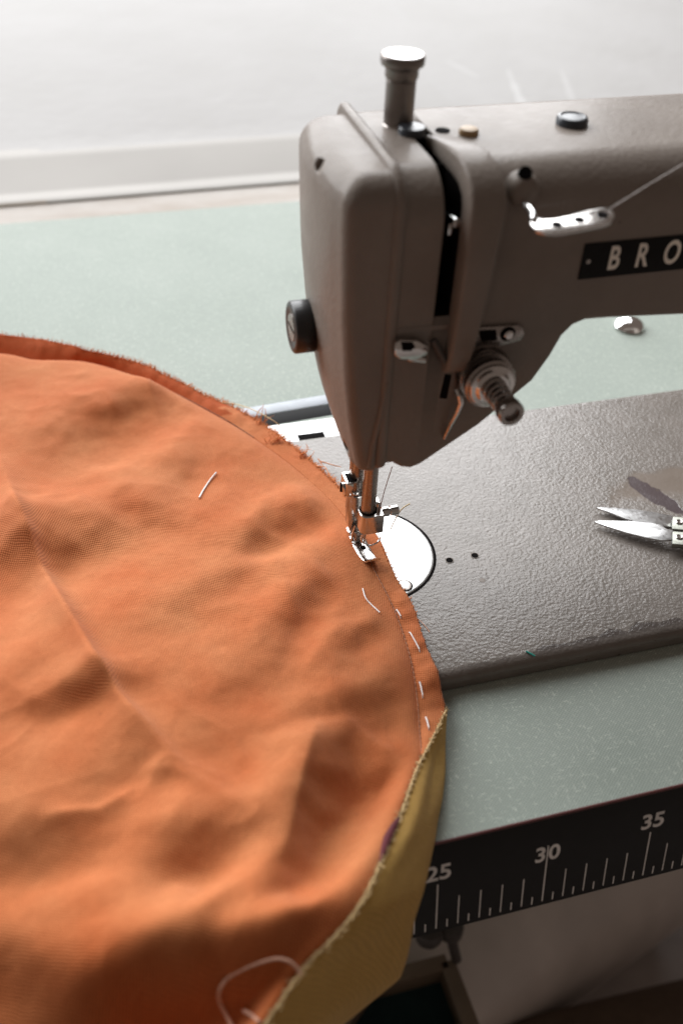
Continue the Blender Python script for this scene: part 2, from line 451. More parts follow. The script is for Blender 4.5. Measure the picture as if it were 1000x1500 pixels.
# bed: slab with a rolled lip
def rrect(x0, x1, y0, y1, z, r, n=6):
    out = []
    for cx, cy, a0 in ((x1-r, y1-r, 0), (x0+r, y1-r, 90), (x0+r, y0+r, 180), (x1-r, y0+r, 270)):
        for i in range(n+1):
            a = math.radians(a0+90*i/n); out.append((cx+r*math.cos(a), cy+r*math.sin(a), z))
    return out
b = MB(); lp = []
X0, X1, Y0, Y1 = -10.5, 40, -8.30, 9.72
for ins, z in ((.05, TZ+.012), (0, TZ+.1), (0.02, -.42), (.08, -.2), (.2, -.07), (.36, -.015), (.55, 0)):
    lp.append(rrect(X0+ins, X1-ins, Y0+ins, Y1-ins*.4, z, 1.2-ins*.5))
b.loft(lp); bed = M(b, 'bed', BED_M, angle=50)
# small holes and plugs in the bed
for (px_, py_, r, mt, nm, dz) in ((658, 821, .17, VOID, 'oil_hole', .004), (695, 814, .17, VOID, 'oil_hole', .004), (706, 850, .15, PAINT_M, 'filled_hole', .006)):
    c = onz(px_, py_, 0); b = MB(); b.lathe((c.x, c.y, -.2), (0, 0, 1), [(0, r), (.2+dz, r), (.2+dz+.002, r*.9)], 20); M(b, nm, mt, bed)
    if mt is VOID:
        b = MB(); pth = [(c.x+.19*math.cos(a), c.y+.19*math.sin(a), .004) for a in [2*math.pi*i/24 for i in range(25)]]
        b.tube(pth, .022, 6); M(b, 'hole_rim', PAINT_M, bed)
# needle plate
NC = (.15, -.09)
b = MB(); b.lathe((*NC, -.1), (0, 0, 1), [(0, 3.38), (.103, 3.38), (.106, 3.34), (.106, 3.2)], 72); M(b, 'plate_groove', VOID, bed)
b = MB(); b.lathe((*NC, -.1), (0, 0, 1), [(0, 3.26), (.10, 3.26), (.128, 3.22), (.13, 3.1)], 72); npl = M(b, 'needle_plate', SATIN, bed)
c = onz(592, 858, .03); b = MB(); b.lathe((c.x, c.y, .0), (0, 0, 1), [(0, .40), (.034, .40), (.036, .3)], 28); ps = M(b, 'screw_recess', VOID, bed)
b = MB(); b.lathe((c.x, c.y, .0), (0, 0, 1), [(0, .34), (.045, .34), (.06, .29)], 24); M(b, 'plate_screw', STEEL_DARK, bed)
# hinge recess behind the bed: trim, gap, white metal plate with a notch
b = MB(); b.box((-9.5, 13.55, TZ-.3), (3.2, 14.5, TZ+.03), .03, rot=Matrix.Rotation(.07, 3, 'Z')); M(b, 'recess_trim', TRIM, bed)
b = MB(); b.box((-9.5, 12.4, TZ-.3), (3.2, 13.52, TZ+.010), .02, rot=Matrix.Rotation(.07, 3, 'Z')); M(b, 'recess_gap', BLACK_SOFT, bed)  # black strip laid in for the darkness of the open gap
b = MB(); b.box((-9.5, 10.15, TZ-.1), (3.0, 12.35, -.80), .03); hp = M(b, 'hinge_plate', SATIN, bed)
b = MB(); b.box((-.55, 10.25, -.9), (1.0, 11.15, -.785), .02); M(b, 'plate_notch', VOID, hp)
b = MB(); b.box((-9.5, 9.76, TZ), (3.2, 10.13, -.5), .04); M(b, 'rear_lip', STEEL_DARK, bed)

# ---- arm: sections in the YZ plane lofted along X
def section(X, zb, zt, yf, yb, rtf, rtb, rb, n=8):
    out = []
    for cy, cz, r, a0 in ((yb-rtb, zt-rtb, rtb, 0), (yf+rtf, zt-rtf, rtf, 90), (yf+rb, zb+rb, rb, 180), (yb-rb, zb+rb, rb, 270)):
        for i in range(n+1):
            a = math.radians(a0+90*i/n); out.append((X, cy+r*math.cos(a), cz+r*math.sin(a)))
    return out
ZB = [(-1.2, 8.10), (-.9, 8.28), (-.3, 8.28), (.1, 7.98), (.5, 7.86), (.9, 8.0), (3.2, 9.58), (5.2, 11.38), (5.75, 12.4), (6.1, 13.3), (6.5, 13.75), (7.0, 13.93), (8, 13.9), (12, 13.62), (30, 13.3), (42, 13.3)]
YF = -3.7
b = MB(); lp = []
xs = [-.62, -.5, -.3, -.1, .1, .3, .5, .7, .9, 1.2, 1.6, 2.0, 2.4, 2.8, 3.2, 3.8, 4.4, 4.8, 5.2, 5.5, 5.75, 5.95, 6.1, 6.3, 6.5, 6.75, 7, 7.5, 8, 9, 10, 11, 12, 14, 17, 20, 25, 30, 36]
for X in xs:
    lp.append(section(X, interp(ZB, X), 20.0, YF, 4.1, 1.75, 1.5, .28))
b.loft(lp)
arm = M(b, 'arm', [PAINT_M, VOID], angle=40)
# column at the far right and its base (outside the frame)
b = MB(); b.loft([rrect(28, 41, -4.6, 5.6, z, 1.5) for z in (-.02, 13.32)]); M(b, 'pillar', PAINT_M)
# boolean slot for the take-up lever
def cut(target, cutter_mb, mat=None):
    c = cutter_mb.build('cutter', VOID, mach, MO)
    md = target.modifiers.new('cut', 'BOOLEAN'); md.operation = 'DIFFERENCE'; md.object = c; md.solver = 'EXACT'
    bpy.context.view_layer.update()
    dg = bpy.context.evaluated_depsgraph_get()
    me = bpy.data.meshes.new_from_object(target.evaluated_get(dg))
    old = target.data; target.modifiers.clear(); target.data = me; bpy.data.meshes.remove(old)
    bpy.data.objects.remove(c)
b = MB(); b.prism([(.74, y, z) for y, z in ((-8, 14.85), (-1.0, 14.85), (-1.0, 18.6), (.6, 18.6), (.6, 23), (-8, 23))], (.72, 0, 0)); cut(arm, b)
b = MB(); b.box((.76, -1.4, 14.87), (1.44, -1.2, 19.5)); M(b, 'slot_backing', VOID, arm)
b = MB(); b.cyl((1.1, -2.9, 18.3), (1.22, -3.7, 18.4), .17, 20, .05); b.box((1.05, -3.4, 17.8), (1.22, -2.6, 18.4), .05); M(b, 'take_up_lever', CHROME)
# rib between arm and end cover
b = MB(); lp = []
for X, o in ((-1.06, .0), (-1.04, .10), (-.98, .17), (-.86, .20), (-.74, .17), (-.66, .09), (-.60, -.05)):
    lp.append(section(X, 8.2-o*.4, 20.06+o, YF-o*.55, 3.6+o, 1.35, .7, .3))
b.loft(lp); M(b, 'rib', PAINT_M, angle=60)

# ---- end cover: sections in XY stacked along Z
XL = [(8.0, -1.72), (9.0, -1.95), (10.5, -2.22), (12.5, -2.47), (15, -2.66), (17.5, -2.76), (20, -2.81)]
YB = [(8.0, -2.0), (8.5, -1.1), (9.0, -.2), (9.6, .9), (10.4, 1.9), (11.4, 2.6), (13, 3.05), (15.5, 3.3), (18, 3.3), (20.5, 3.3)]
def cover(z, ins):
    xl = interp(XL, z)+ins; yf = YF+ins; yb = interp(YB, z)-ins; xr = -1.05
    out = []; rf = max(.12, .5-ins*.3); rb = max(.1, .9-ins*.5); bulge = .32
    out.append((xr, yf, z)); out.append((lerp(xr, xl+rf, .5), yf, z))
    for i in range(9):
        a = math.radians(270-90*i/8); out.append((xl+rf+rf*math.cos(a), yf+rf+rf*math.sin(a), z))
    for i in range(1, 12):
        t = i/12; y = lerp(yf+rf, yb-rb, t); out.append((xl-bulge*math.sin(math.pi*t)**.8*min(1, (yb-yf)/6), y, z))
    for i in range(9):
        a = math.radians(180-90*i/8); out.append((xl+rb+rb*math.cos(a), yb-rb+rb*math.sin(a), z))
    out.append((lerp(xr, xl+rb, .5), yb, z)); out.append((xr, yb, z))
    return out
b = MB(); lp = [cover(8.06, .12), cover(8.12, .03), cover(8.2, 0)]
for z in [8.4, 8.6, 8.9, 9.2, 9.55, 9.9, 10.3, 10.7, 11.1, 11.6, 12.2, 13, 14, 15, 16, 17, 18, 18.6, 19.0]: lp.append(cover(z, 0))
for i in range(1, 10):
    a = math.radians(10*i); lp.append(cover(19.0+1.05*math.sin(a), .95*(1-math.cos(a))))
b.loft(lp); fc = M(b, 'end_cover', PAINT_M, angle=50)
from mathutils.bvhtree import BVHTree
def bvh_of(o, org):
    og = Vector(org)
    return BVHTree.FromPolygons([v.co/CM+og for v in o.data.vertices], [tuple(p.vertices) for p in o.data.polygons])
def hit(bvh, x, y):
    h = bvh.ray_cast(CPOS, ray(x, y).normalized()); return h[0], h[1]
fcb = bvh_of(fc, MO)
for pxy in ((467, 241), (496, 660)):
    p, nrm = hit(fcb, *pxy)
    while p is None:
        pxy = (pxy[0]+2, pxy[1]-1); p, nrm = hit(fcb, *pxy)
    b = MB(); b.cyl(p+nrm*.4, p-nrm*.5, .25, 24); cut(fc, b)
    b = MB(); b.cyl(p-nrm*.3, p-nrm*.5, .27, 20); M(b, 'cover_screw', VOID, fc)
# black knurled knob on the end cover
kc = Vector((-2.72, .2, 12.72)); b = MB()
seg = 72; kl = []
for h, r, kn in ((0, .95, 0), (.06, 1.03, .012), (.82, 1.03, .012), (.88, .97, 0), (.89, .80, 0), (.86, .7, 0)):
    kl.append([kc+Vector((-h, (r+(kn if i % 2 else -kn))*math.cos(2*math.pi*i/seg), (r+(kn if i % 2 else -kn))*math.sin(2*math.pi*i/seg))) for i in range(seg)])
b.loft(kl); kn = M(b, 'cover_knob', BLACK, angle=60)
b = MB(); b.cyl(kc+Vector((-.855, 0, 0)), kc+Vector((-.885, 0, 0)), .55, 28); M(b, 'knob_face', STEEL_DARK, kn)
b = MB(); b.box(kc+Vector((-.895, -.45, -.04)), kc+Vector((-.87, .45, .04))); M(b, 'knob_slot', VOID, kn)

# ---- presser regulating screw on top
sc = (.62, 1.35)
b = MB(); b.lathe((*sc, 19.85), (0, 0, 1), [(0, .62), (.1, .62), (.16, .56), (.2, .54)], 32); M(b, 'screw_base_nut', STEEL_DARK)
b = MB(); pf = [(0, .53)]
for i in range(14): pf += [(.10+i*.11, .55), (.155+i*.11, .525)]
pf += [(1.62, .56), (1.68, .60), (1.98, .60), (2.02, .66), (2.08, .76), (2.14, .785), (2.38, .785), (2.44, .74), (2.445, .3)]
b.lathe((*sc, 20.0), (0, 0, 1), pf, 40); M(b, 'pressure_screw', GUN, angle=50)
b = MB(); b.lathe((*sc, 22.405), (0, 0, 1), [(0, .70), (.04, .69), (.055, .6)], 40); M(b, 'pressure_screw_cap', CHROME)
# dark round cap, slot hole, tan plug, black oil cap on the arm top
def topcap(px_, py_, z, r, mat, name, prof=None, pz=None):
    c = onz(px_, py_, z); b = MB()
    b.lathe((c.x, c.y, z-.1), (0, 0, 1), prof or [(0, r), (.18, r), (.26, r*.93), (.29, r*.7)], 32); return M(b, name, mat)
topcap(603, 193, 20.05, .48, NAVY, 'rubber_plug', [(0, .5), (.22, .5), (.3, .45), (.31, .3)])
topcap(648, 191, 20.01, .26, VOID, 'top_hole', [(0, .27), (.115, .27), (.118, .2)])
topcap(686, 194, 20.05, .36, WOOD, 'tan_plug', [(0, .36), (.17, .36), (.25, .31), (.28, .18)])
topcap(837, 178, 20.08, .58, NAVY, 'oil_cap', [(0, .60), (.2, .60), (.30, .54), (.32, .46), (.28, .40), (.29, .1)])

# ---- take-up lever guard: bar bent over the front top corner
gp = [(.35, 19.95), (-.6, 20.12), (-1.6, 20.28), (-2.6, 20.36), (-3.3, 20.22), (-3.95, 19.82), (-4.32, 19.2), (-4.45, 18.4), (-4.46, 17), (-4.42, 15.5), (-4.36, 14.2), (-4.25, 13.2), (-4.05, 12.62), (-3.8, 12.45)]
b = MB(); lp = []
for i, (y, z) in enumerate(gp):
    y0, z0 = gp[max(i-1, 0)]; y1, z1 = gp[min(i+1, len(gp)-1)]; t = Vector((0, y1-y0, z1-z0)).normalized(); nrm = Vector((0, t.z, -t.y))
    if nrm.dot(Vector((0, -1, .6))) < 0: nrm = -nrm
    tt = i/(len(gp)-1)
    x0 = interp([(0, 1.34), (.4, 1.42), (1, 1.30)], tt); x1 = interp([(0, 2.2), (.2, 2.55), (.45, 2.75), (1, 2.05)], tt)
    th = interp([(0, .3), (.2, .75), (.5, .85), (.9, .6), (1, .3)], tt)
    c = Vector((0, y, z)); r = .16; ring = []
    for cx, cn, a0 in ((x1-r, -r, 0), (x0+r, -r, 90), (x0+r, -th, 180), (x1-r, -th, 270)):
        for j in range(5):
            a = math.radians(a0+90*j/4); ring.append(c+Vector((cx+r*math.cos(a), 0, 0))+nrm*(cn+r*math.sin(a)))
    lp.append(ring)
b.loft(lp); M(b, 'take_up_guard', PAINT_M, angle=60)

# ---- name plate
pl0 = ony(842, 409, YF-.02); pl1 = ony(860, 357, YF-.02); zlo, zhi = pl0.z-.02, pl1.z
xl = (pl0.x+pl1.x)/2
b = MB(); b.box((xl, YF-.06, zlo), (xl+15, YF+.02, zhi), .02); plate = M(b, 'name_plate', BLACK_SOFT)
lz = zlo+(zhi-zlo)*.20
for ch, p in (('B', (898, 383)), ('R', (939, 379)), ('O', (982, 377))):
    q = ony(p[0], p[1], YF-.065)
    text_mesh(ch, 1.30, ((q.x, YF-.062, lz+.04), (1, 0, 0), (0, 0, 1)), 'name_letter', LETTER, plate, MO, .66, .028, .01)
q = ony(861, 383, YF-.065); b = MB(); b.cyl((q.x, YF-.05, q.z), (q.x, YF-.085, q.z), .09, 16); M(b, 'plate_rivet', STEEL_DARK, plate)

# ---- thread guide: boss, stud and three-hole plate
bc = ony(768, 270, YF+.1)
b = MB(); b.lathe((bc.x, YF+.45, bc.z-.25), (0, -1, .12), [(0, .62), (.40, .56), (.56, .47), (.62, .36), (.63, .1)], 28); M(b, 'guide_boss', PAINT_M)
b = MB(); b.cyl((bc.x-.04, YF+.2, bc.z+.30), (bc.x-.04, YF+.06, bc.z+.42), .24, 20); M(b, 'guide_boss_hole', VOID)
GY = -4.75
g = [ony(x, y, GY) for x, y in ((776, 316), (782, 333), (800, 341), (838, 341), (888, 329), (899, 318), (898, 309), (888, 303), (870, 306), (836, 316), (806, 321), (790, 320))]
gn = Vector((-.06, -.16, .985)).normalized()
gz = g[3].z
def onplane(x, y, p0, n):
    d = ray(x, y); return CPOS+d*((Vector(p0)-CPOS).dot(n)/d.dot(n))
P0 = Vector((4.8, -5.2, 18.85))
def ggp(x, y): return onplane(x, y, P0, gn)
outl = [ggp(x, y) for x, y in ((775, 318), (777, 329), (785, 337), (798, 341), (820, 341.5), (850, 336), (885, 329), (895, 325), (900, 317), (898, 309), (891, 304), (882, 304), (862, 308), (836, 315), (812, 320), (795, 321), (786, 318))]
b = MB(); b.prism(outl, gn*-.12, .02); tg = M(b, 'thread_guide', STEEL)
for hx, hy in ((815, 329), (848, 322), (882, 315)):
    p = ggp(hx, hy); b = MB(); b.lathe(p-gn*.1, gn, [(0, .185), (.112, .185), (.114, .08)], 16); M(b, 'guide_hole', VOID, tg)
p = ggp(782, 321); b = MB(); b.tube([p+gn*.02, p+Vector((0, .3, .12)), (p.x-.05, YF+.1, p.z+.25)], .13, 10); M(b, 'guide_stud', CHROME, tg)

# ---- tension assembly
kc = Vector((3.0, 0, 12.2))
b = MB(); b.lathe((kc.x, YF+.05, kc.z), (0, -1, 0), [(0, 1.12), (.25, 1.12), (.42, 1.05), (.46, .9)], 40); ta = M(b, 'tension_base', STEEL_DARK)
b = MB(); b.lathe((kc.x, YF-.45, kc.z), (0, -1, 0), [(0, .95), (.10, 1.04), (.13, 1.05), (.24, .55)], 40)
b.lathe((kc.x, YF-.72, kc.z), (0, -1, 0), [(0, .55), (.10, 1.02), (.14, 1.03), (.20, .95)], 40); M(b, 'tension_disc', STEEL_DARK, ta)
b = MB(); b.lathe((kc.x, YF-.93, kc.z), (0, -1, 0), [(0, .86), (.10, .9), (.14, .86), (.16, .70), (.30, .60), (.32, .2)], 36); M(b, 'tension_cap', STEEL, ta)
b = MB(); pth = []
for i in range(140):
    t = i/139; a = t*4.6*2*math.pi; pth.append((kc.x+.42*math.cos(a)*(1-.12*t), YF-1.22-t*1.25, kc.z+.42*math.sin(a)*(1-.12*t)))
b.tube(pth, .075, 8); M(b, 'tension_spring', STEEL_DARK, ta)
b = MB(); b.cyl((kc.x, YF-1.1, kc.z), (kc.x, YF-2.7, kc.z), .2, 16); M(b, 'tension_post', STEEL_DARK, ta)
b = MB(); b.lathe((kc.x, YF-2.45, kc.z), (0, -1, 0), [(0, .30), (.02, .46), (.10, .50), (.42, .50), (.48, .46), (.485, .30), (.40, .26), (.30, .25), (.30, .05)], 36); M(b, 'tension_nut', STEEL_DARK, ta, angle=45)
# check spring arm below the discs
def fy(x, y, d=.12): return ony(x, y, YF-d)
b = MB(); b.tube([fy(668, 571), fy(672, 579, .3), fy(674, 590, .35), (fy(669, 604, .35)), fy(660, 620, .3), fy(653, 635, .2), fy(650, 642, .12)], [.1, .13, .13, .12, .11, .1, .07], 10); M(b, 'check_spring', STEEL)
# slotted thread plate and screw above the discs
o = [fy(x, y, .02) for x, y in ((692, 478), (757, 474), (764, 479), (766, 488), (760, 497), (748, 500), (715, 508), (695, 507))]
b = MB(); b.prism(o, (0, -.12, 0), .02); ap = M(b, 'adjusting_plate', STEEL_DARK)
o = [fy(x, y, .15) for x, y in ((700, 484), (726, 483), (728, 498), (704, 500))]; b = MB(); b.prism(o, (0, -.01, 0)); M(b, 'plate_slot', VOID, ap)
p = fy(743, 489, .14); b = MB(); b.lathe(p, (0, -1, 0), [(0, .30), (.04, .30)], 20); M(b, 'screw_washer', VOID, ap)
b = MB(); b.lathe(p, (0, -1, 0), [(0, .2), (.14, .2), (.2, .13)], 20); M(b, 'plate_screw', STEEL, ap)
# square thread eyelet left of the slot
o = [fy(x, y, .05) for x, y in ((575, 497), (584, 493), (608, 494), (624, 503), (622, 514), (606, 522), (582, 521), (574, 515))]
b = MB(); b.prism(o, (0, -.28, 0), .05); te = M(b, 'thread_eyelet', STEEL)
o = [fy(x, y, .345) for x, y in ((587, 501), (604, 501), (608, 508), (602, 514), (589, 514))]; b = MB(); b.prism(o, (0, -.01, 0)); M(b, 'eyelet_hole', VOID, te)
b = MB(); b.cyl(fy(596, 523, .1), fy(622, 527, .1), .16, 14, .03); M(b, 'eyelet_screw', STEEL, te)
# narrow dark slot and thread hook under the guard
o = [fy(x, y, .0) for x, y in ((651, 548), (661, 549), (654, 584), (643, 583))]; b = MB(); b.prism(o, (0, -.015, 0)); M(b, 'lower_slot', VOID, arm)
b = MB(); b.tube([fy(634, 498, .1), fy(642, 512, .22), fy(650, 526, .22), fy(655, 530, .1)], .14, 8); M(b, 'thread_hook', IRON)
o = [fy(x, y, .0) for x, y in ((580, 482), (700, 470), (700, 476), (582, 490))]; b = MB(); b.prism(o, (0, -.02, 0)); M(b, 'front_seam', PAINT_M, arm)
# slanted lower-front relief: raised strip along the end-cover joint
b = MB(); b.tube([fy(566, 560, .02), fy(556, 610, .02), fy(546, 650, .02), fy(541, 684, .02)], .12, 8); M(b, 'joint_bead', PAINT_M, arm)

# ---- needle bar, clamp, presser bar, foot
NX = .10
b = MB(); b.cyl((NX, 0, 1.75), (NX, 0, 12), .345, 28, .03); nb = M(b, 'needle_bar', STEEL_DARK)
b = MB(); b.cyl((NX, 0, 7.0), (NX, 0, 9.2), .58, 28); M(b, 'needle_bar_bush', STEEL_DARK)
b = MB(); lp = []
for z, ins in ((1.62, .03), (1.66, 0), (2.66, 0), (2.70, .03)):
    ring = []
    x0, x1, y0, y1 = NX-.42+ins, NX+.66-ins, -.50+ins, .46-ins
    for cx, cy, r, a0 in ((x1-.06, y1-.06, .06, 0), (x0+.3, y1-.3, .3, 90), (x0+.3, y0+.3, .3, 180), (x1-.06, y0+.06, .06, 270)):
        for i in range(7):
            a = math.radians(a0+90*i/6); ring.append((cx+r*math.cos(a), cy+r*math.sin(a), z))
    lp.append(ring)
b.loft(lp); clamp = M(b, 'needle_clamp', STEEL)
b = MB(); b.lathe((NX, 0, 2.68), (0, 0, 1), [(0, .40), (.025, .40)], 28); M(b, 'clamp_recess', VOID, clamp)
b = MB(); b.box((NX+.38, -.1, 2.2), (NX+.62, .44, 3.1), .06); M(b, 'clamp_ear', STEEL, clamp)
b = MB(); b.lathe((NX+.62, .1, 2.38), (1, 0, 0), [(0, .17), (.12, .17), (.13, .24), (.42, .25), (.46, .17), (.52, .17), (.53, .24), (.86, .25), (.92, .2), (.921, .05)], 24); M(b, 'clamp_screw', STEEL, clamp)
b = MB(); pth = []
for i in range(22):
    a = math.radians(150+i*9.5); pth.append((NX+.08+.48*math.cos(a), -.42+.10*math.sin(a)-.05, 1.42+.42*math.sin(a)))
b.tube(pth, .045, 8); M(b, 'needle_thread_loop', CHROME, clamp)
b = MB(); b.lathe((NX-.10, -.02, .05), (0, 0, 1), [(0, .01), (.25, .045), (.9, .055), (1.05, .09), (1.6, .10)], 14); M(b, 'needle', STEEL)
PX, PY = -.12, 1.25
b = MB(); b.cyl((PX, PY, 2.5), (PX, PY, 12), .38, 24, .03); pb = M(b, 'presser_bar', STEEL_DARK)
b = MB()
for lo, hi in (((-.78, .72, 3.05), (-.12, 1.7, 3.85)),): b.box(lo, hi, .07)
M(b, 'foot_clamp', STEEL, pb)
b = MB(); b.box((-.66, .85, 3.84), (-.25, 1.5, 3.87), .01); M(b, 'clamp_slot', VOID, pb)
b = MB(); b.lathe((-.72, 1.1, 3.40), (-1, -.15, 0), [(0, .26), (.16, .26), (.2, .22), (.205, .05)], 20); cs = M(b, 'foot_screw', STEEL, pb)
b = MB(); b.box((-.97, 1.05, 3.16), (-.90, 1.13, 3.66)); M(b, 'screw_slot', VOID, pb)
# shank plate and sole
b = MB()
sh = [(-.58, 3.35), (.14, 3.25), (.20, 2.1), (.22, 1.2), (.10, .75), (-.12, .55), (-.40, .6), (-.55, 1.1), (-.60, 2.0)]
b.prism([(x, .82, z) for x, z in sh], (0, .55, 0), .06); foot = M(b, 'presser_foot', STEEL)
b = MB(); b.box((-.36, .3, .42), (.12, 1.5, .95), .08, rot=Matrix.Rotation(-.25, 3, 'X')); M(b, 'foot_hinge', STEEL_DARK, foot)
b = MB(); b.cyl((-.5, .85, .62), (.28, .85, .62), .12, 14, .02); M(b, 'hinge_pin', STEEL, foot)
fz = [(1.5, .34), (.9, .27), (.3, .25), (-.3, .25), (-.75, .27), (-1.0, .36), (-1.18, .50), (-1.28, .64)]
b = MB(); lp = []
for y, z in fz:
    hw0, hw1 = (-.36, .34) if y > -.2 else (-.30, .34)
    wl = interp([(-1.3, -.20), (-.9, -.26), (0, -.42), (1.5, -.40)], y); wr = interp([(-1.3, .46), (-.95, .40), (-.6, .32), (0, .30), (1.5, .26)], y)
    lp.append([(wl, y, z), (wr, y, z), (wr+.02, y, z+.10), (wr-.03, y, z+.13), (wl+.03, y, z+.13), (wl-.02, y, z+.10)])
b.loft(lp); M(b, 'foot_sole', CHROME, foot)
b = MB(); b.lathe((NX-.10, -.02, .30), (0, 0, 1), [(0, .15), (.092, .15), (.093, .1)], 20); M(b, 'needle_opening', VOID, foot)
b = MB(); b.tube([(-.46, .5, .42), (-.40, .55, .9), (-.30, .6, 1.3), (-.1, .6, 1.0), (.0, .55, .55)], .06, 8); M(b, 'foot_spring', STEEL, foot)

# ------------------------------------------------------------------ chrome dome on the table, behind the arm
c = onz(920, 479, TZ); b = MB()
b.lathe((c.x, c.y, TZ), (0, 0, 1), [(0, 1.0), (.12, 1.05), (.3, .98), (.5, .78), (.62, .5), (.68, .2), (.685, .02)], 36)
dome = b.build('chrome_knob', CHROME, None, (c.x, c.y, TZ)); dome.location = Vector((c.x, c.y, TZ))*CM
tag(dome, 'shiny chrome dome on the green table seen under the machine arm', 'knob')

# ------------------------------------------------------------------ cloth
SEAM = [(-200, 512, -.3), (0, 521, -.3), (60, 531, -.3), (130, 534, -.3), (180, 547, -.3), (240, 570, -.25), (290, 594, -.15), (345, 625, 0), (400, 662, .10), (450, 702, .14), (500, 752, .18), (530, 800, .2), (548, 838, .2), (572, 885, .18), (590, 932, .16), (603, 980, .14), (610, 1030, .0), (613, 1070, -.05), (616, 1105, .25)]
RIDGE = [(616, 1105, .25), (606, 1135, .55), (588, 1180, 1.0), (575, 1215, 1.35), (560, 1250, 1.7), (543, 1290, 1.9), (520, 1330, 1.95), (480, 1378, 1.8), (440, 1420, 1.6), (385, 1500, 1.1), (330, 1580, .5), (260, 1680, -.5)]
OUTER = [(-200, 470, .5), (0, 489, .45), (40, 494, .45), (100, 504, .4), (130, 513, .35), (200, 530, .2), (250, 553, .1), (300, 578, .0), (330, 592, .0), (370, 612, .08), (410, 638, .1), (440, 662, .1), (470, 688, .12), (495, 712, .12), (525, 752, .12), (556, 790, .12), (566, 812, .12), (580, 845, .12), (597, 873, .12), (610, 900, .12), (622, 940, .12), (633, 965, .11), (641, 985, .08), (647, 1015, -.15), (652, 1040, -.28), (640, 1066, .0), (625, 1095, .3), (617, 1108, .4)]
def catmull(pts, n):
    """resample px polyline (x, y, z) to n points by arc length, smoothed"""
    P = [Vector(p) for p in pts]; dense = []
    for i in range(len(P)-1):
        p0, p1, p2, p3 = P[max(i-1, 0)], P[i], P[i+1], P[min(i+2, len(P)-1)]
        for k in range(16):
            t = k/16
            dense.append(.5*((2*p1)+(p2-p0)*t+(2*p0-5*p1+4*p2-p3)*t*t+(3*p1-p0-3*p2+p3)*t**3))
    dense.append(P[-1]); L = [0]
    for a, c in zip(dense, dense[1:]): L.append(L[-1]+math.hypot(c.x-a.x, c.y-a.y))
    out = []; j = 0
    for i in range(n):
        s = L[-1]*i/(n-1)
        while j < len(L)-2 and L[j+1] < s: j += 1
        t = (s-L[j])/max(1e-9, L[j+1]-L[j]); out.append(dense[j].lerp(dense[j+1], min(1, max(0, t))))
    return out
def world(p): return onz(p.x, p.y, p.z)
# shading folds: (px, py, direction x, y (towards the high side), sigma along, sigma across, height cm)
FOLDS = [(125, 640, -.25, -.97, 34, 75, .42), (235, 596, -.25, -.97, 22, 62, .24), (272, 682, -.5, -.87, 26, 30, .20), (196, 742, .35, -.94, 20, 46, .17),
 (140, 785, -.2, -.98, 30, 58, .34), (68, 800, -.55, -.84, 34, 40, .30), (15, 830, -.6, -.8, 42, 60, .36), (425, 762, -.33, -.94, 20, 66, .30), (372, 795, -.9, -.4, 22, 30, .14),
 (446, 885, -.88, -.47, 24, 62, .20), (335, 852, -.4, -.92, 26, 40, .13), (130, 1018, -.25, -.97, 24, 62, .30), (40, 1000, -.3, -.95, 40, 50, .22),
 (282, 1262, -.35, -.94, 52, 62, .70), (475, 1160, -.80, -.60, 44, 95, .70), (425, 1290, -.75, -.66, 30, 60, .42), (572, 1128, -.5, -.87, 26, 42, .26), (300, 1420, -.1, -1, 62, 140, .95), (430, 1385, -.7, -.7, 30, 50, .4),
 (55, 1262, -.2, -.98, 46, 70, .30), (190, 1480, -.3, -.95, 50, 120, .5), (20, 1420, -.2, -.98, 60, 80, .3), (345, 1010, -.6, -.8, 34, 60, .10), (255, 900, -.3, -.95, 30, 60, .13), (500, 985, -.8, -.6, 36, 60, .16),
 (480, 720, -.5, -.87, 14, 30, .06), (60, 700, -.3, -.95, 22, 50, .12), (500, 1040, -.3, -.95, 20, 60, .14), (540, 930, -.5, -.86, 16, 34, .10), (330, 1340, -.6, -.8, 24, 50, .2), (140, 1340, -.1, -1, 36, 80, .2)]
CREASES = [([(-10, 640), (8, 700), (30, 765), (62, 835), (100, 910), (140, 980), (172, 1025), (205, 1065), (240, 1102), (275, 1150), (310, 1200)], .62, 13, 32), ([(200, 1130), (250, 1140), (300, 1165), (360, 1205), (410, 1250)], .22, 30, 30), ([(185, 560), (260, 590), (330, 640)], .10, 14, 14), ([(360, 745), (430, 722), (495, 715)], .10, 12, 26), ([(395, 800), (410, 850), (440, 930)], .12, 18, 40), ([(70, 600), (150, 612), (230, 600), (300, 588)], .10, 22, 9), ([(110, 705), (190, 700), (280, 660)], .08, 18, 9), ([(280, 900), (350, 885), (420, 905)], .07, 10, 20), ([(470, 1060), (445, 1150), (425, 1230), (400, 1300)], .22, 12, 34), ([(520, 1075), (570, 1110), (616, 1140)], .10, 9, 24), ([(525, 835), (480, 850), (400, 880)], .06, 8, 16), ([(515, 905), (470, 950), (430, 1010)], .07, 10, 20), ([(60, 1210), (150, 1200), (230, 1150)], .14, 12, 30), ([(240, 1300), (300, 1330), (370, 1300)], .10, 10, 22)]
def seg_d(px_, py_, pts):
    best = (1e9, 0, 0); n = len(pts)-1
    for i in range(n):
        ax, ay = pts[i]; bx, by = pts[i+1]; dx, dy = bx-ax, by-ay; t = ((px_-ax)*dx+(py_-ay)*dy)/(dx*dx+dy*dy)
        tc = min(1, max(0, t)); qx, qy = ax+dx*tc, ay+dy*tc; d = math.hypot(px_-qx, py_-qy)
        if d < best[0]:
            side = (dx*(py_-ay)-dy*(px_-ax)); best = (d, 1 if side > 0 else -1, (i+tc)/n)
    return best
from mathutils import noise as mnoise
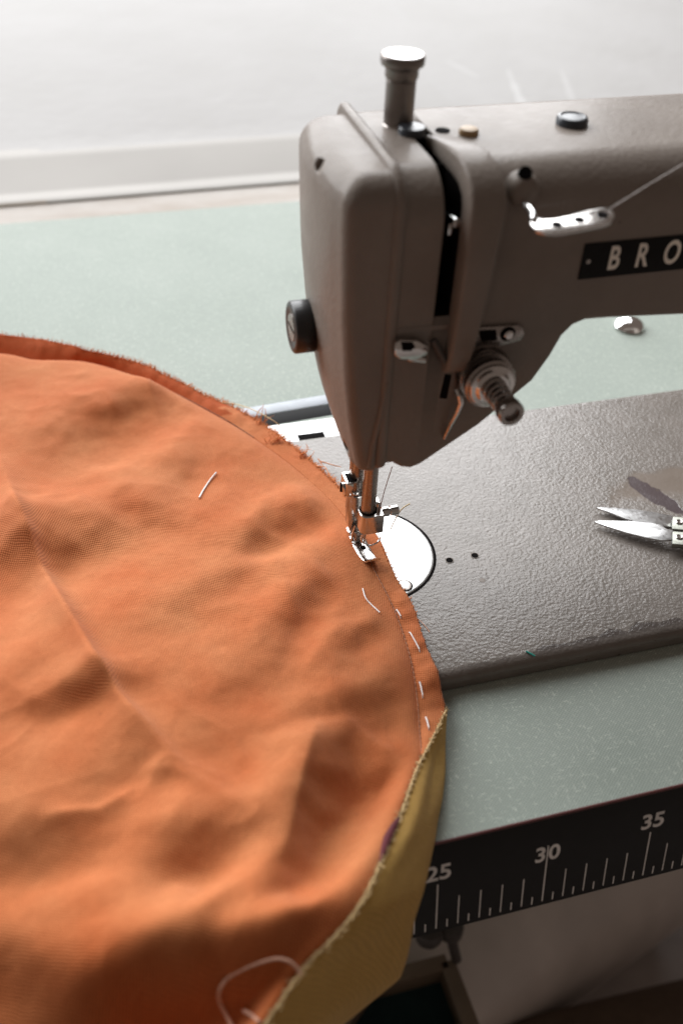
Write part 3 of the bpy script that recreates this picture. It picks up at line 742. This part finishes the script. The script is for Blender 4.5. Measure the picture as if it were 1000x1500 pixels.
def relief(x, y, z):
    px_, py_ = pix((x, y, z)); h = 0
    ax_ = 9*mnoise.noise((x*.33, y*.33, 11.0))+6*mnoise.noise((x*.9, y*.9, 21.0)); ay_ = 9*mnoise.noise((x*.33, y*.33, 31.0))+6*mnoise.noise((x*.9, y*.9, 41.0))
    ox_, oy_ = px_, py_; px_ += ax_; py_ += ay_
    for cx, cy, ux, uy, su, sv, A in FOLDS:
        dx, dy = px_-cx, py_-cy; u = (dx*ux+dy*uy)/su; v = (-dx*uy+dy*ux)/sv; q = u*u+v*v
        if q < 16: h += (1.75 if cy < 1050 else 2.1)*A*u*math.exp(-.5*q)
    for pts, A, w0, w1 in CREASES:
        d, sd, t = seg_d(ox_+ax_*.25, oy_+ay_*.25, pts)
        if d < 260:
            w_ = w1 if sd > 0 else w0
            h += 1.5*A*math.exp(-(math.sqrt(d*d+25)-5)/w_)*smooth(0, .25, t)*(1-smooth(.55, 1.0, t))
    rg = 1-abs(mnoise.noise((x*.42+y*.12, y*.36-x*.1, 5.5)))*2.2
    h += .07*max(0, rg)**2*(.5+mnoise.noise((x*.15, y*.15, 9)))+.012*(1-abs(mnoise.noise((x*1.0, y*1.1, 15.5)))*2)
    h += .10*mnoise.noise((x*.22, y*.22, 3.1))+.05*mnoise.noise((x*.6, y*.6, 7.7))+.018*mnoise.noise((x*1.7, y*1.7, 1.7))
    return h
NS, NT = 420, 260
edge_px = catmull(SEAM+RIDGE[1:], NS)
left_px = [Vector((-300, lerp(500, 1900, (i/(NS-1))**1.0), interp([(0, -.3), (.12, -.1), (.30, 1.3), (.47, 3.6), (.56, 3.5), (.72, 1.6), (1, -3)], i/(NS-1)))) for i in range(NS)]
cloth_org = Vector((-8, -4, 0))
cloth = thing('fabric_piece', 'large rumpled orange canvas piece with mustard lining being sewn under the presser foot', 'fabric', cloth_org)
def uvgrid(rows, name, mat, parent, thick=.05, rot=.42, offset=-1):
    bm = bmesh.new(); uvl = bm.loops.layers.uv.new('uv'); ns, nt = len(rows), len(rows[0])
    V = [[bm.verts.new((Vector(p)-cloth_org)*CM) for p in r] for r in rows]
    UV = {}; c, s = math.cos(rot), math.sin(rot)
    for r, vr in zip(rows, V):
        for p, v in zip(r, vr): UV[v] = ((p[0]*c+p[1]*s)*CM, (-p[0]*s+p[1]*c)*CM)
    for i in range(ns-1):
        for j in range(nt-1):
            q = (V[i][j], V[i+1][j], V[i+1][j+1], V[i][j+1])
            try: f = bm.faces.new(q)
            except ValueError: continue
            f.smooth = True
            for l in f.loops: l[uvl].uv = UV[l.vert]
    bm.normal_update()
    if sum(f.normal.z for f in bm.faces) < 0:
        bmesh.ops.reverse_faces(bm, faces=bm.faces)
    me = bpy.data.meshes.new(name); bm.to_mesh(me); bm.free(); me.materials.append(mat)
    o = bpy.data.objects.new(name, me); col.objects.link(o); o.parent = parent
    if thick:
        md = o.modifiers.new('thickness', 'SOLIDIFY'); md.thickness = thick*CM; md.offset = offset
    return o
rows = []; seam_world = []
n_seam = len(SEAM)
for i in range(NS):
    e = edge_px[i]; E = world(e); Lw = world(left_px[i]); row = []
    fs = i/(NS-1)
    for j in range(NT):
        t = (j/(NT-1))**1.35
        p = E.lerp(Lw, t); dist = (p-E).length
        fade = smooth(0, 1.5, dist); puff = interp([(0, .8), (.25, .7), (.33, .4), (.38, .05), (.50, .05), (.55, .26), (.68, .3), (.8, .45), (1, .5)], fs)
        z = p.z+puff*(1-math.exp(-dist/.55))*1.0-puff*.5*smooth(.5, 6, dist)
        z += relief(p.x, p.y, p.z)*(.12+.88*fade)
        # rest on whatever lies below
        fl = (.06 if (-8.3 < p.y < 9.7 and p.x > -10.5) else TZ+.06) if p.y > TF else -9
        z = max(z, fl+.02) if z > fl-.0 else fl+.02
        row.append((p.x, p.y, z))
    rows.append(row); seam_world.append(Vector(row[0]))
main = uvgrid(rows, 'orange_panel', ORANGE, cloth)
# seam allowance strip
NA = 360
se = catmull(SEAM, NA); ou = catmull(OUTER, NA)
# pair by matching control arc: use nearest outer for each seam point, kept monotone
pairs = []; k = 0; OUD = catmull(OUTER, 1400)
for i in range(NA):
    best = None; t_hint = i/(NA-1)
    rng = range(k, min(len(OUD), k+60))
    kk = min(rng, key=lambda q: (OUD[q].x-se[i].x)**2+(OUD[q].y-se[i].y)**2) if i else 0
    k = kk; pairs.append(OUD[k])
pairs[-1] = OUD[-1]
tail = NA-40
for i in range(tail, NA):                    # sweep the last stretch round the corner
    k0 = OUD.index(pairs[tail-1]); pairs[i] = OUD[min(len(OUD)-1, int(lerp(k0, len(OUD)-1, (i-tail+1)/(NA-tail))))]
arow = []; edge_world = []
for i in range(NA):
    A, B = world(se[i]), world(pairs[i]); r = []; s = i*.12
    wav = .12*mnoise.noise((s*.55, 0, 0))+.09*mnoise.noise((s*1.6, 4, 0))
    lowpart = smooth(190, 250, i)
    for j in range(13):
        t = j/12; p = A.lerp(B, t)
        mid = smooth(330, 390, pix(p)[0])*(1-smooth(560, 590, pix(p)[0]))
        p.z += (math.sin(math.pi*t)*(.10+wav)*(1.1-.5*lowpart)+t*wav*.9)*(1-.85*mid)+.02*mnoise.noise((p.x*3, p.y*3, 0))
        p.z = max(p.z, .035 if (-8.3 < p.y < 9.7) else p.z)
        r.append(tuple(p))
    jit = .05*mnoise.noise((i*.9, 3, 1))
    q = Vector(r[-1]); q += (B-A).normalized()*jit if (B-A).length > .01 else Vector(); r[-1] = tuple(q)
    arow.append(r); edge_world.append(q)
allow = uvgrid(arow, 'seam_allowance', ORANGE_DEEP, cloth, .04)
allow.data.materials.append(ORANGE)
for f in allow.data.polygons:
    if pix(f.center/CM+cloth_org)[0] > 330+10*math.sin(f.index): f.material_index = 1
# frayed fibres along the raw edge
b = MB()
for i in range(60, NA-50):
    p = edge_world[i]; px_, py_ = pix(p)
    out = (edge_world[i]-Vector(arow[i][0])).normalized()
    dens = interp([(100, 2), (200, 7), (330, 9), (450, 7), (500, 6), (540, 3), (590, 2), (650, 1)], px_)
    for k in range(int(dens)):
        if random.random() < (.35 if px_ > 520 else .1): continue
        L = random.uniform(.06, .34)*(.45 if px_ > 520 else 1)
        d = (out+Vector((random.uniform(-.7, .7), random.uniform(-.7, .7), random.uniform(-.1, .6)))).normalized()
        p0 = p+Vector((random.uniform(-.08, .08), random.uniform(-.08, .08), 0))-out*.06
        b.tube([p0, p0+d*L*.5+Vector((0, 0, .02)), p0+d*L+Vector((random.uniform(-.08, .08), random.uniform(-.08, .08), random.uniform(-.03, .05)))], [.022, .018, .008], 4)
fray = b.build('frayed_edge', THREAD_O, cloth, cloth_org)
# longer tufts of pulled thread
b = MB()
def pt(x, y, z): return onz(x, y, z)
for a in ([(380, 622, .1), (384, 604, .5), (386, 592, .8)], [(372, 615, .1), (379, 602, .4), (384, 596, .7)], [(387, 618, .1), (390, 608, .5), (388, 598, .7)], [(396, 648, .15), (410, 638, .5), (423, 625, .9)], [(398, 650, .15), (408, 642, .3), (416, 634, .6)], [(440, 667, .15), (446, 664, .3), (450, 668, .25)], [(470, 676, .2), (490, 682, .25), (500, 684, .3)], [(463, 683, .15), (476, 684, .3), (484, 698, .3), (496, 712, .2)], [(466, 672, .3), (470, 678, .25), (474, 685, .2)]):
    P = [pt(*q) for q in a]; b.tube(P, [.035]+[.024]*(len(P)-2)+[.014], 5)
for k in range(26):
    x0, y0 = random.choice(((396, 650), (380, 618), (444, 668), (400, 646))); x0 += random.uniform(-8, 8); y0 += random.uniform(-5, 5)
    P = [pt(x0, y0, .12), pt(x0+random.uniform(-6, 9), y0-random.uniform(3, 9), .3), pt(x0+random.uniform(-8, 14), y0-random.uniform(6, 16), .4)]; b.tube(P, [.022, .018, .008], 4)
b.build('pulled_threads', THREAD_O, cloth, cloth_org)
# machine stitching along the seam
sw = [world(p) for p in catmull(SEAM, 900)]
for lo, hi in ((-1e9, 372), (540, 1e9)):
    run = [p for p in sw if lo < pix(p)[0] < hi]
    P = []; acc = 0
    for i, p in enumerate(run):
        acc += (p-run[i-1]).length if i else 0
        ph = (acc % .27)/.27
        P.append(p+Vector((.03, 0, .055*math.sin(math.pi*ph)+.012)))
    b = MB(); b.tube(P, .018, 5); b.build('seam_stitching', THREAD_D, cloth, cloth_org)
# white basting stitches
def surf(objrows, x, y, lift):
    """point above the cloth under a photo pixel"""
    best = min((((pix(p)[0]-x)**2+(pix(p)[1]-y)**2, p) for r in objrows for p in r), key=lambda q: q[0])[1]
    return onz(x, y, best[2]+lift)
for (x0, y0, x1, y1) in ((580, 893, 587, 904), (599, 925, 615, 954), (614, 998, 619, 1021), (623, 1050, 628, 1068)):
    A = surf(arow, x0, y0, .05); B = surf(arow, x1, y1, .05); b = MB()
    b.tube([A-Vector((0, 0, .08)), A.lerp(B, .08)+Vector((0, 0, .04)), A.lerp(B, .5)+Vector((0, 0, .06)), A.lerp(B, .92)+Vector((0, 0, .04)), B-Vector((0, 0, .08))], .032, 8); b.build('basting_stitch', THREAD_W, cloth, cloth_org)
# mustard lining: falls from the ridge over the table edge
LR = [(653, 1041, -.27), (640, 1068, .0), (625, 1098, .25), (609, 1130, .55), (592, 1180, 1.0), (578, 1215, 1.35), (563, 1251, 1.7), (546, 1291, 1.9), (523, 1332, 1.95), (484, 1379, 1.8), (444, 1421, 1.6), (389, 1500, 1.1), (334, 1580, .5), (264, 1680, -.5)]
nl = 150
lr = [world(p) for p in catmull(LR, nl)]
rightp = [(0, onz(655, 1041, -.35)), (.12, onz(652, 1090, -.7)), (.26, onz(649, 1170, -.72)), (.36, onz(641, 1226, -.75)), (.44, ony(623, 1300, -16.8)), (.50, ony(607, 1346, -17.4)), (.60, ony(598, 1400, -17.9)), (.68, ony(589, 1432, -18.2)), (.80, ony(510, 1497, -19.2)), (1, ony(340, 1620, -20.5))]
def lr_right(t):
    for (a, p), (c, q) in zip(rightp, rightp[1:]):
        if t <= c: return p.lerp(q, (t-a)/(c-a))
    return rightp[-1][1]
rp_s = [lr_right(i/(nl-1)) for i in range(nl)]
for _ in range(3): rp_s = [rp_s[0]]+[(rp_s[i-1]+rp_s[i]*2+rp_s[i+1])/4 for i in range(1, nl-1)]+[rp_s[-1]]
orow = []
for i in range(nl):
    A, B = lr[i], rp_s[i]; r = []; s = i/(nl-1); bul = .55*smooth(0, .3, s)
    side = Vector((.75, -.45, .25)).normalized()
    for j in range(26):
        t = j/25
        if t <= .82:
            q = t/.82; p = A.lerp(B, q)+side*bul*math.sin(math.pi*q)*.5
            p += side*(.12*math.sin(q*3.1+s*9)*q*(1-q)*2+.16*mnoise.noise((s*6, q*2.5, 2)))*smooth(0, .2, s)
        else:
            q = (t-.82)/.18; p = B+Vector((-1.2*q, .5*q, -.25*q))*smooth(0, .2, s)
        r.append(tuple(p))
    orow.append(r)
lining = uvgrid(orow, 'mustard_lining', OCHRE, cloth, .045, .9)
b = MB(); b.tube([p+Vector((0, 0, .03)) for p in lr], [.040+.02*mnoise.noise((i*.7, 0, 0)) for i in range(nl)], 6); 
for i in range(0, nl):
    for k in range(7):
        p = lr[i]+Vector((random.uniform(-.08, .08), random.uniform(-.08, .08), .03)); L = random.uniform(.06, .2)
        d = Vector((random.uniform(-.7, 1), random.uniform(-.6, .9), random.uniform(-.2, .9))).normalized()
        b.tube([p, p+d*L*.6, p+d*L+Vector((0, 0, -.02))], [.018, .014, .006], 4)
b.build('raw_edge', CREAM_EDGE, lining, cloth_org)

b = MB(); b.tube([onz(x, y, z) for x, y, z in ((588, 1192, 1.10), (577, 1210, 1.34), (568, 1228, 1.52), (562, 1246, 1.70), (556, 1264, 1.82))], [.03, .13, .17, .13, .03], 8)
b.build('maroon_trim', MAROON, cloth, cloth_org)
# ------------------------------------------------------------------ loose threads
def strand(name, label, pts, r, mat, objrows=None, lift=.05, group=None):
    P = []
    for q in pts:
        P.append(surf(objrows, q[0], q[1], lift) if objrows else onz(*q))
    d = []
    for i in range(len(P)-1):
        p0, p1, p2, p3 = P[max(i-1, 0)], P[i], P[i+1], P[min(i+2, len(P)-1)]
        for k in range(8):
            t = k/8; d.append(.5*((2*p1)+(p2-p0)*t+(2*p0-5*p1+4*p2-p3)*t*t+(3*p1-p0-3*p2+p3)*t**3))
    d.append(P[-1]); og = P[0]
    b = MB(); b.tube(d, r, 7); o = b.build(name, mat, None, og); o.location = og*CM
    return tag(o, label, 'thread', group)
sub = [r[::3] for r in rows[::3]]
G = 'loose thread clippings'
strand('loose_thread', 'short straight white thread lying alone on the upper orange cloth', [(292, 729), (298, 718), (308, 703), (317, 692)], .042, THREAD_W, sub, .07, G)
strand('loose_thread', 'bent white thread on the orange cloth just below the presser foot', [(531, 862), (535, 875), (542, 884), (556, 897)], .03, THREAD_W, sub, .06, G)
strand('loose_thread', 'cream thread loop curling on the orange cloth near the bottom of the photo', [(345, 1515), (332, 1488), (322, 1468), (322, 1450), (335, 1432), (365, 1416), (400, 1405), (420, 1407), (434, 1417), (440, 1428)], .06, THREAD_P, sub, .12, G)
strand('loose_thread', 'tiny pale thread end beside the bottom edge of the orange cloth', [(356, 1480), (368, 1487), (380, 1497)], .06, THREAD_P, sub, .12, G)
strand('loose_thread', 'long cream thread curling off the frayed cloth edge over the table', [(325, 590, .1), (345, 592, .2), (370, 600, .7), (395, 613, .8), (409, 623, .6), (418, 634, .3), (414, 642, .2)], .026, THREAD_C, None, 0, G)
strand('loose_thread', 'thin pink thread resting on the grey bed beside the cloth edge', [(612, 907, .06), (618, 912, .05), (624, 919, .03), (629, 926, .03)], .018, THREAD_P, None, 0, G)
strand('loose_thread', 'short teal thread scrap on the front lip of the grey bed', [(770, 954, .03), (776, 957, .04), (783, 961, .03)], .04, TEAL_T, None, 0, G)
strand('loose_thread', 'beige thread tail standing up behind the needle clamp screw', [(572, 775, .3), (577, 764, 1.2), (583, 753, 1.9), (590, 744, 2.2), (600, 738, 2.2)], .03, THREAD_C, None, 0, G)
p = [ggp(893, 306)+Vector((0, 0, .02)), ony(945, 273, -4.7), ony(1000, 240, -4.4), ony(1080, 190, -4.0)]
b = MB(); b.tube(p, .014, 6); o = b.build('top_thread', THREAD_W, None, p[0]); o.location = p[0]*CM
tag(o, 'fine pale thread stretched from the chrome thread guide across the machine arm', 'thread')
p = [ony(574, 684, -.6), ony(563, 718, -.4), ony(553, 758, -.1)]
b = MB(); b.tube(p, .02, 6); o = b.build('needle_thread', THREAD_R, None, p[0]); o.location = p[0]*CM
tag(o, 'dark red thread running down to the needle clamp beside the needle bar', 'thread')

# ------------------------------------------------------------------ thread snips
so = onz(986, 776, .1)
snips = thing('thread_snips', 'steel thread snips with open blades lying on the grey machine bed', 'scissors', (so.x, so.y, 0))
SO = (so.x, so.y, 0)
def blade(out, z, th, name, ridge=None):
    tn = Vector((-.09 if z > .3 else .10, 0 if z > .3 else .05, 1)).normalized(); p0 = onz(930, 770, z)
    b = MB(); b.prism([onplane(x, y, p0, tn) for x, y in out], tn*th, .025); return b.build(name, BLADE, snips, SO)
blade([(872, 745.5), (880, 744.5), (927, 748), (955, 752), (984, 757.5), (984, 774), (975, 773), (950, 769), (928, 766), (910, 760), (890, 752)], .16, .10, 'blade')
lb = blade([(869.5, 766), (878, 764.5), (920, 765), (955, 768), (968, 771), (974, 776), (985, 779), (983, 793), (968, 793.5), (945, 789.5), (915, 782), (890, 774)], .36, .10, 'blade')
e = [onz(x, y, .467) for x, y in ((945, 775.5), (958, 777), (960, 779), (970, 780), (969, 784), (961, 783), (958, 785), (954, 781), (945, 779))]
b = MB(); b.tube(e+[e[0]], .014, 5); b.build('blade_emblem', STEEL_DARK, lb, SO)
for (y0, y1, z0, z1, rv) in ((757, 774, .14, .40, (994, 765)), (778.5, 796, .34, .62, (994, 787))):
    dx = 8.0; dy = onz(1060, y0+3, z1)-onz(985, y0, z1)
    o4 = [onz(985, y0-.5, z1), onz(1080, y0+7, z1), onz(1080, y1+9, z1), onz(984, y1+.5, z1)]
    b = MB(); b.prism(o4, (0, 0, z0-z1), .03); h = b.build('handle', BRASSY, snips, SO)
    c = onz(*rv, z1); b = MB(); b.lathe(c, (0, 0, 1), [(-.02, .19), (.04, .19), (.07, .15), (.065, .09), (.03, .07), (.03, .01)], 20); b.build('rivet', STEEL, h, SO)
c = onz(981, 777, .3); 
b = MB(); ends = onz(1079, 775, .3)
pth = [ends+Vector((0, .55, 0)), ends+Vector((3, .9, 0)), ends+Vector((4.2, .4, 0)), ends+Vector((4.5, -.3, 0)), ends+Vector((4.2, -1.0, 0)), ends+Vector((3, -1.4, 0)), ends+Vector((0, -1.0, 0))]
b.tube(pth, .25, 8); b.build('spring_bow', STEEL, snips, SO)

# ------------------------------------------------------------------ under the table: motor, bin, lever
def obj_at(b, name, mat, loc, label, cat):
    o = b.build(name, mat, None, loc); o.location = Vector(loc)*CM; return tag(o, label, cat)
mo = (24, 6, -44)
ax = Vector((1, .30, 0)).normalized()
motor = thing('motor', 'rounded grey motor housing in the shade under the table', 'motor', (24, 6, -60))
b = MB(); b.lathe(Vector((22, 9, -56))-ax*50, ax, [(0, 2), (.4, 8), (1.5, 10.2), (3, 11), (90, 11), (91, 10)], 48); b.build('motor_housing', HOUSING, motor, (24, 6, -60))
b = MB(); b.box((14, 8, -73), (40, 20, -58), .5); b.build('motor_foot', IRON, motor, (24, 6, -60))
c0, c1_ = onz(600, 1520, -52), onz(1100, 1400, -52)
b = MB(); b.cyl(c0-(c1_-c0)*.4+Vector((.5, -3.5, -3)), c1_+Vector((.5, -3.5, -3)), 3.8, 32)  # added dark bar, imitates the shade where the housing turns down
og_ = (c0+c1_)/2; obj_at(b, 'shade_bar', SHADE_BROWN, og_, 'dark brown crossbar added as shade below the ruler at lower right', 'crossbar')
bo = onz(600, 1470, -40)
bn = thing('storage_bin', 'tan rimmed bin with dark teal inside under the table', 'bin', (4, -6, -60))
c1, c2, c3, c4 = onz(655, 1407, -40), onz(694, 1510, -40), onz(470, 1540, -40), onz(540, 1437, -40)
b = MB()
for a, c in ((c1, c2), (c2, c3), (c3, c4), (c4, c1)):
    n = (c-a).normalized(); s = Vector((-n.y, n.x, 0))*.55
    b.prism([a-s, c-s, c+s, a+s], (0, 0, -14), .05)
b.build('bin_rim', TAN, bn, (4, -6, -60))
b = MB(); b.prism([c1, c2, c3, c4], (0, 0, -1)); 
for v in b.bm.verts: v.co.z -= 2
b.build('bin_lining', TEAL_M, bn, (4, -6, -60))
l0 = onz(628, 1366, -36); l1 = onz(660, 1360, -36)
lv = thing('knee_lever', 'dark blurred lever with a round knob under the ruler', 'lever', l0)
b = MB(); b.tube([onz(636, 1325, -33), onz(632, 1345, -35), l0], .42, 10); b.build('lever_rod', IRON, lv, l0)
b = MB(); b.lathe(l0-Vector((0, 0, .9)), (0, 0, 1), [(0, .3), (.3, .95), (.9, 1.1), (1.5, .9), (1.8, .3)], 20); b.build('lever_knob', IRON, lv, l0)
b = MB(); b.tube([l0, onz(645, 1362, -36), l1], .5, 10); b.tube([l1, onz(663, 1385, -38), onz(668, 1405, -40)], .4, 10); b.lathe(l1-Vector((0, 0, .8)), (0, 0, 1), [(0, .3), (.3, .9), (1.2, .9), (1.6, .3)], 18); b.build('lever_joint', IRON, lv, l0)
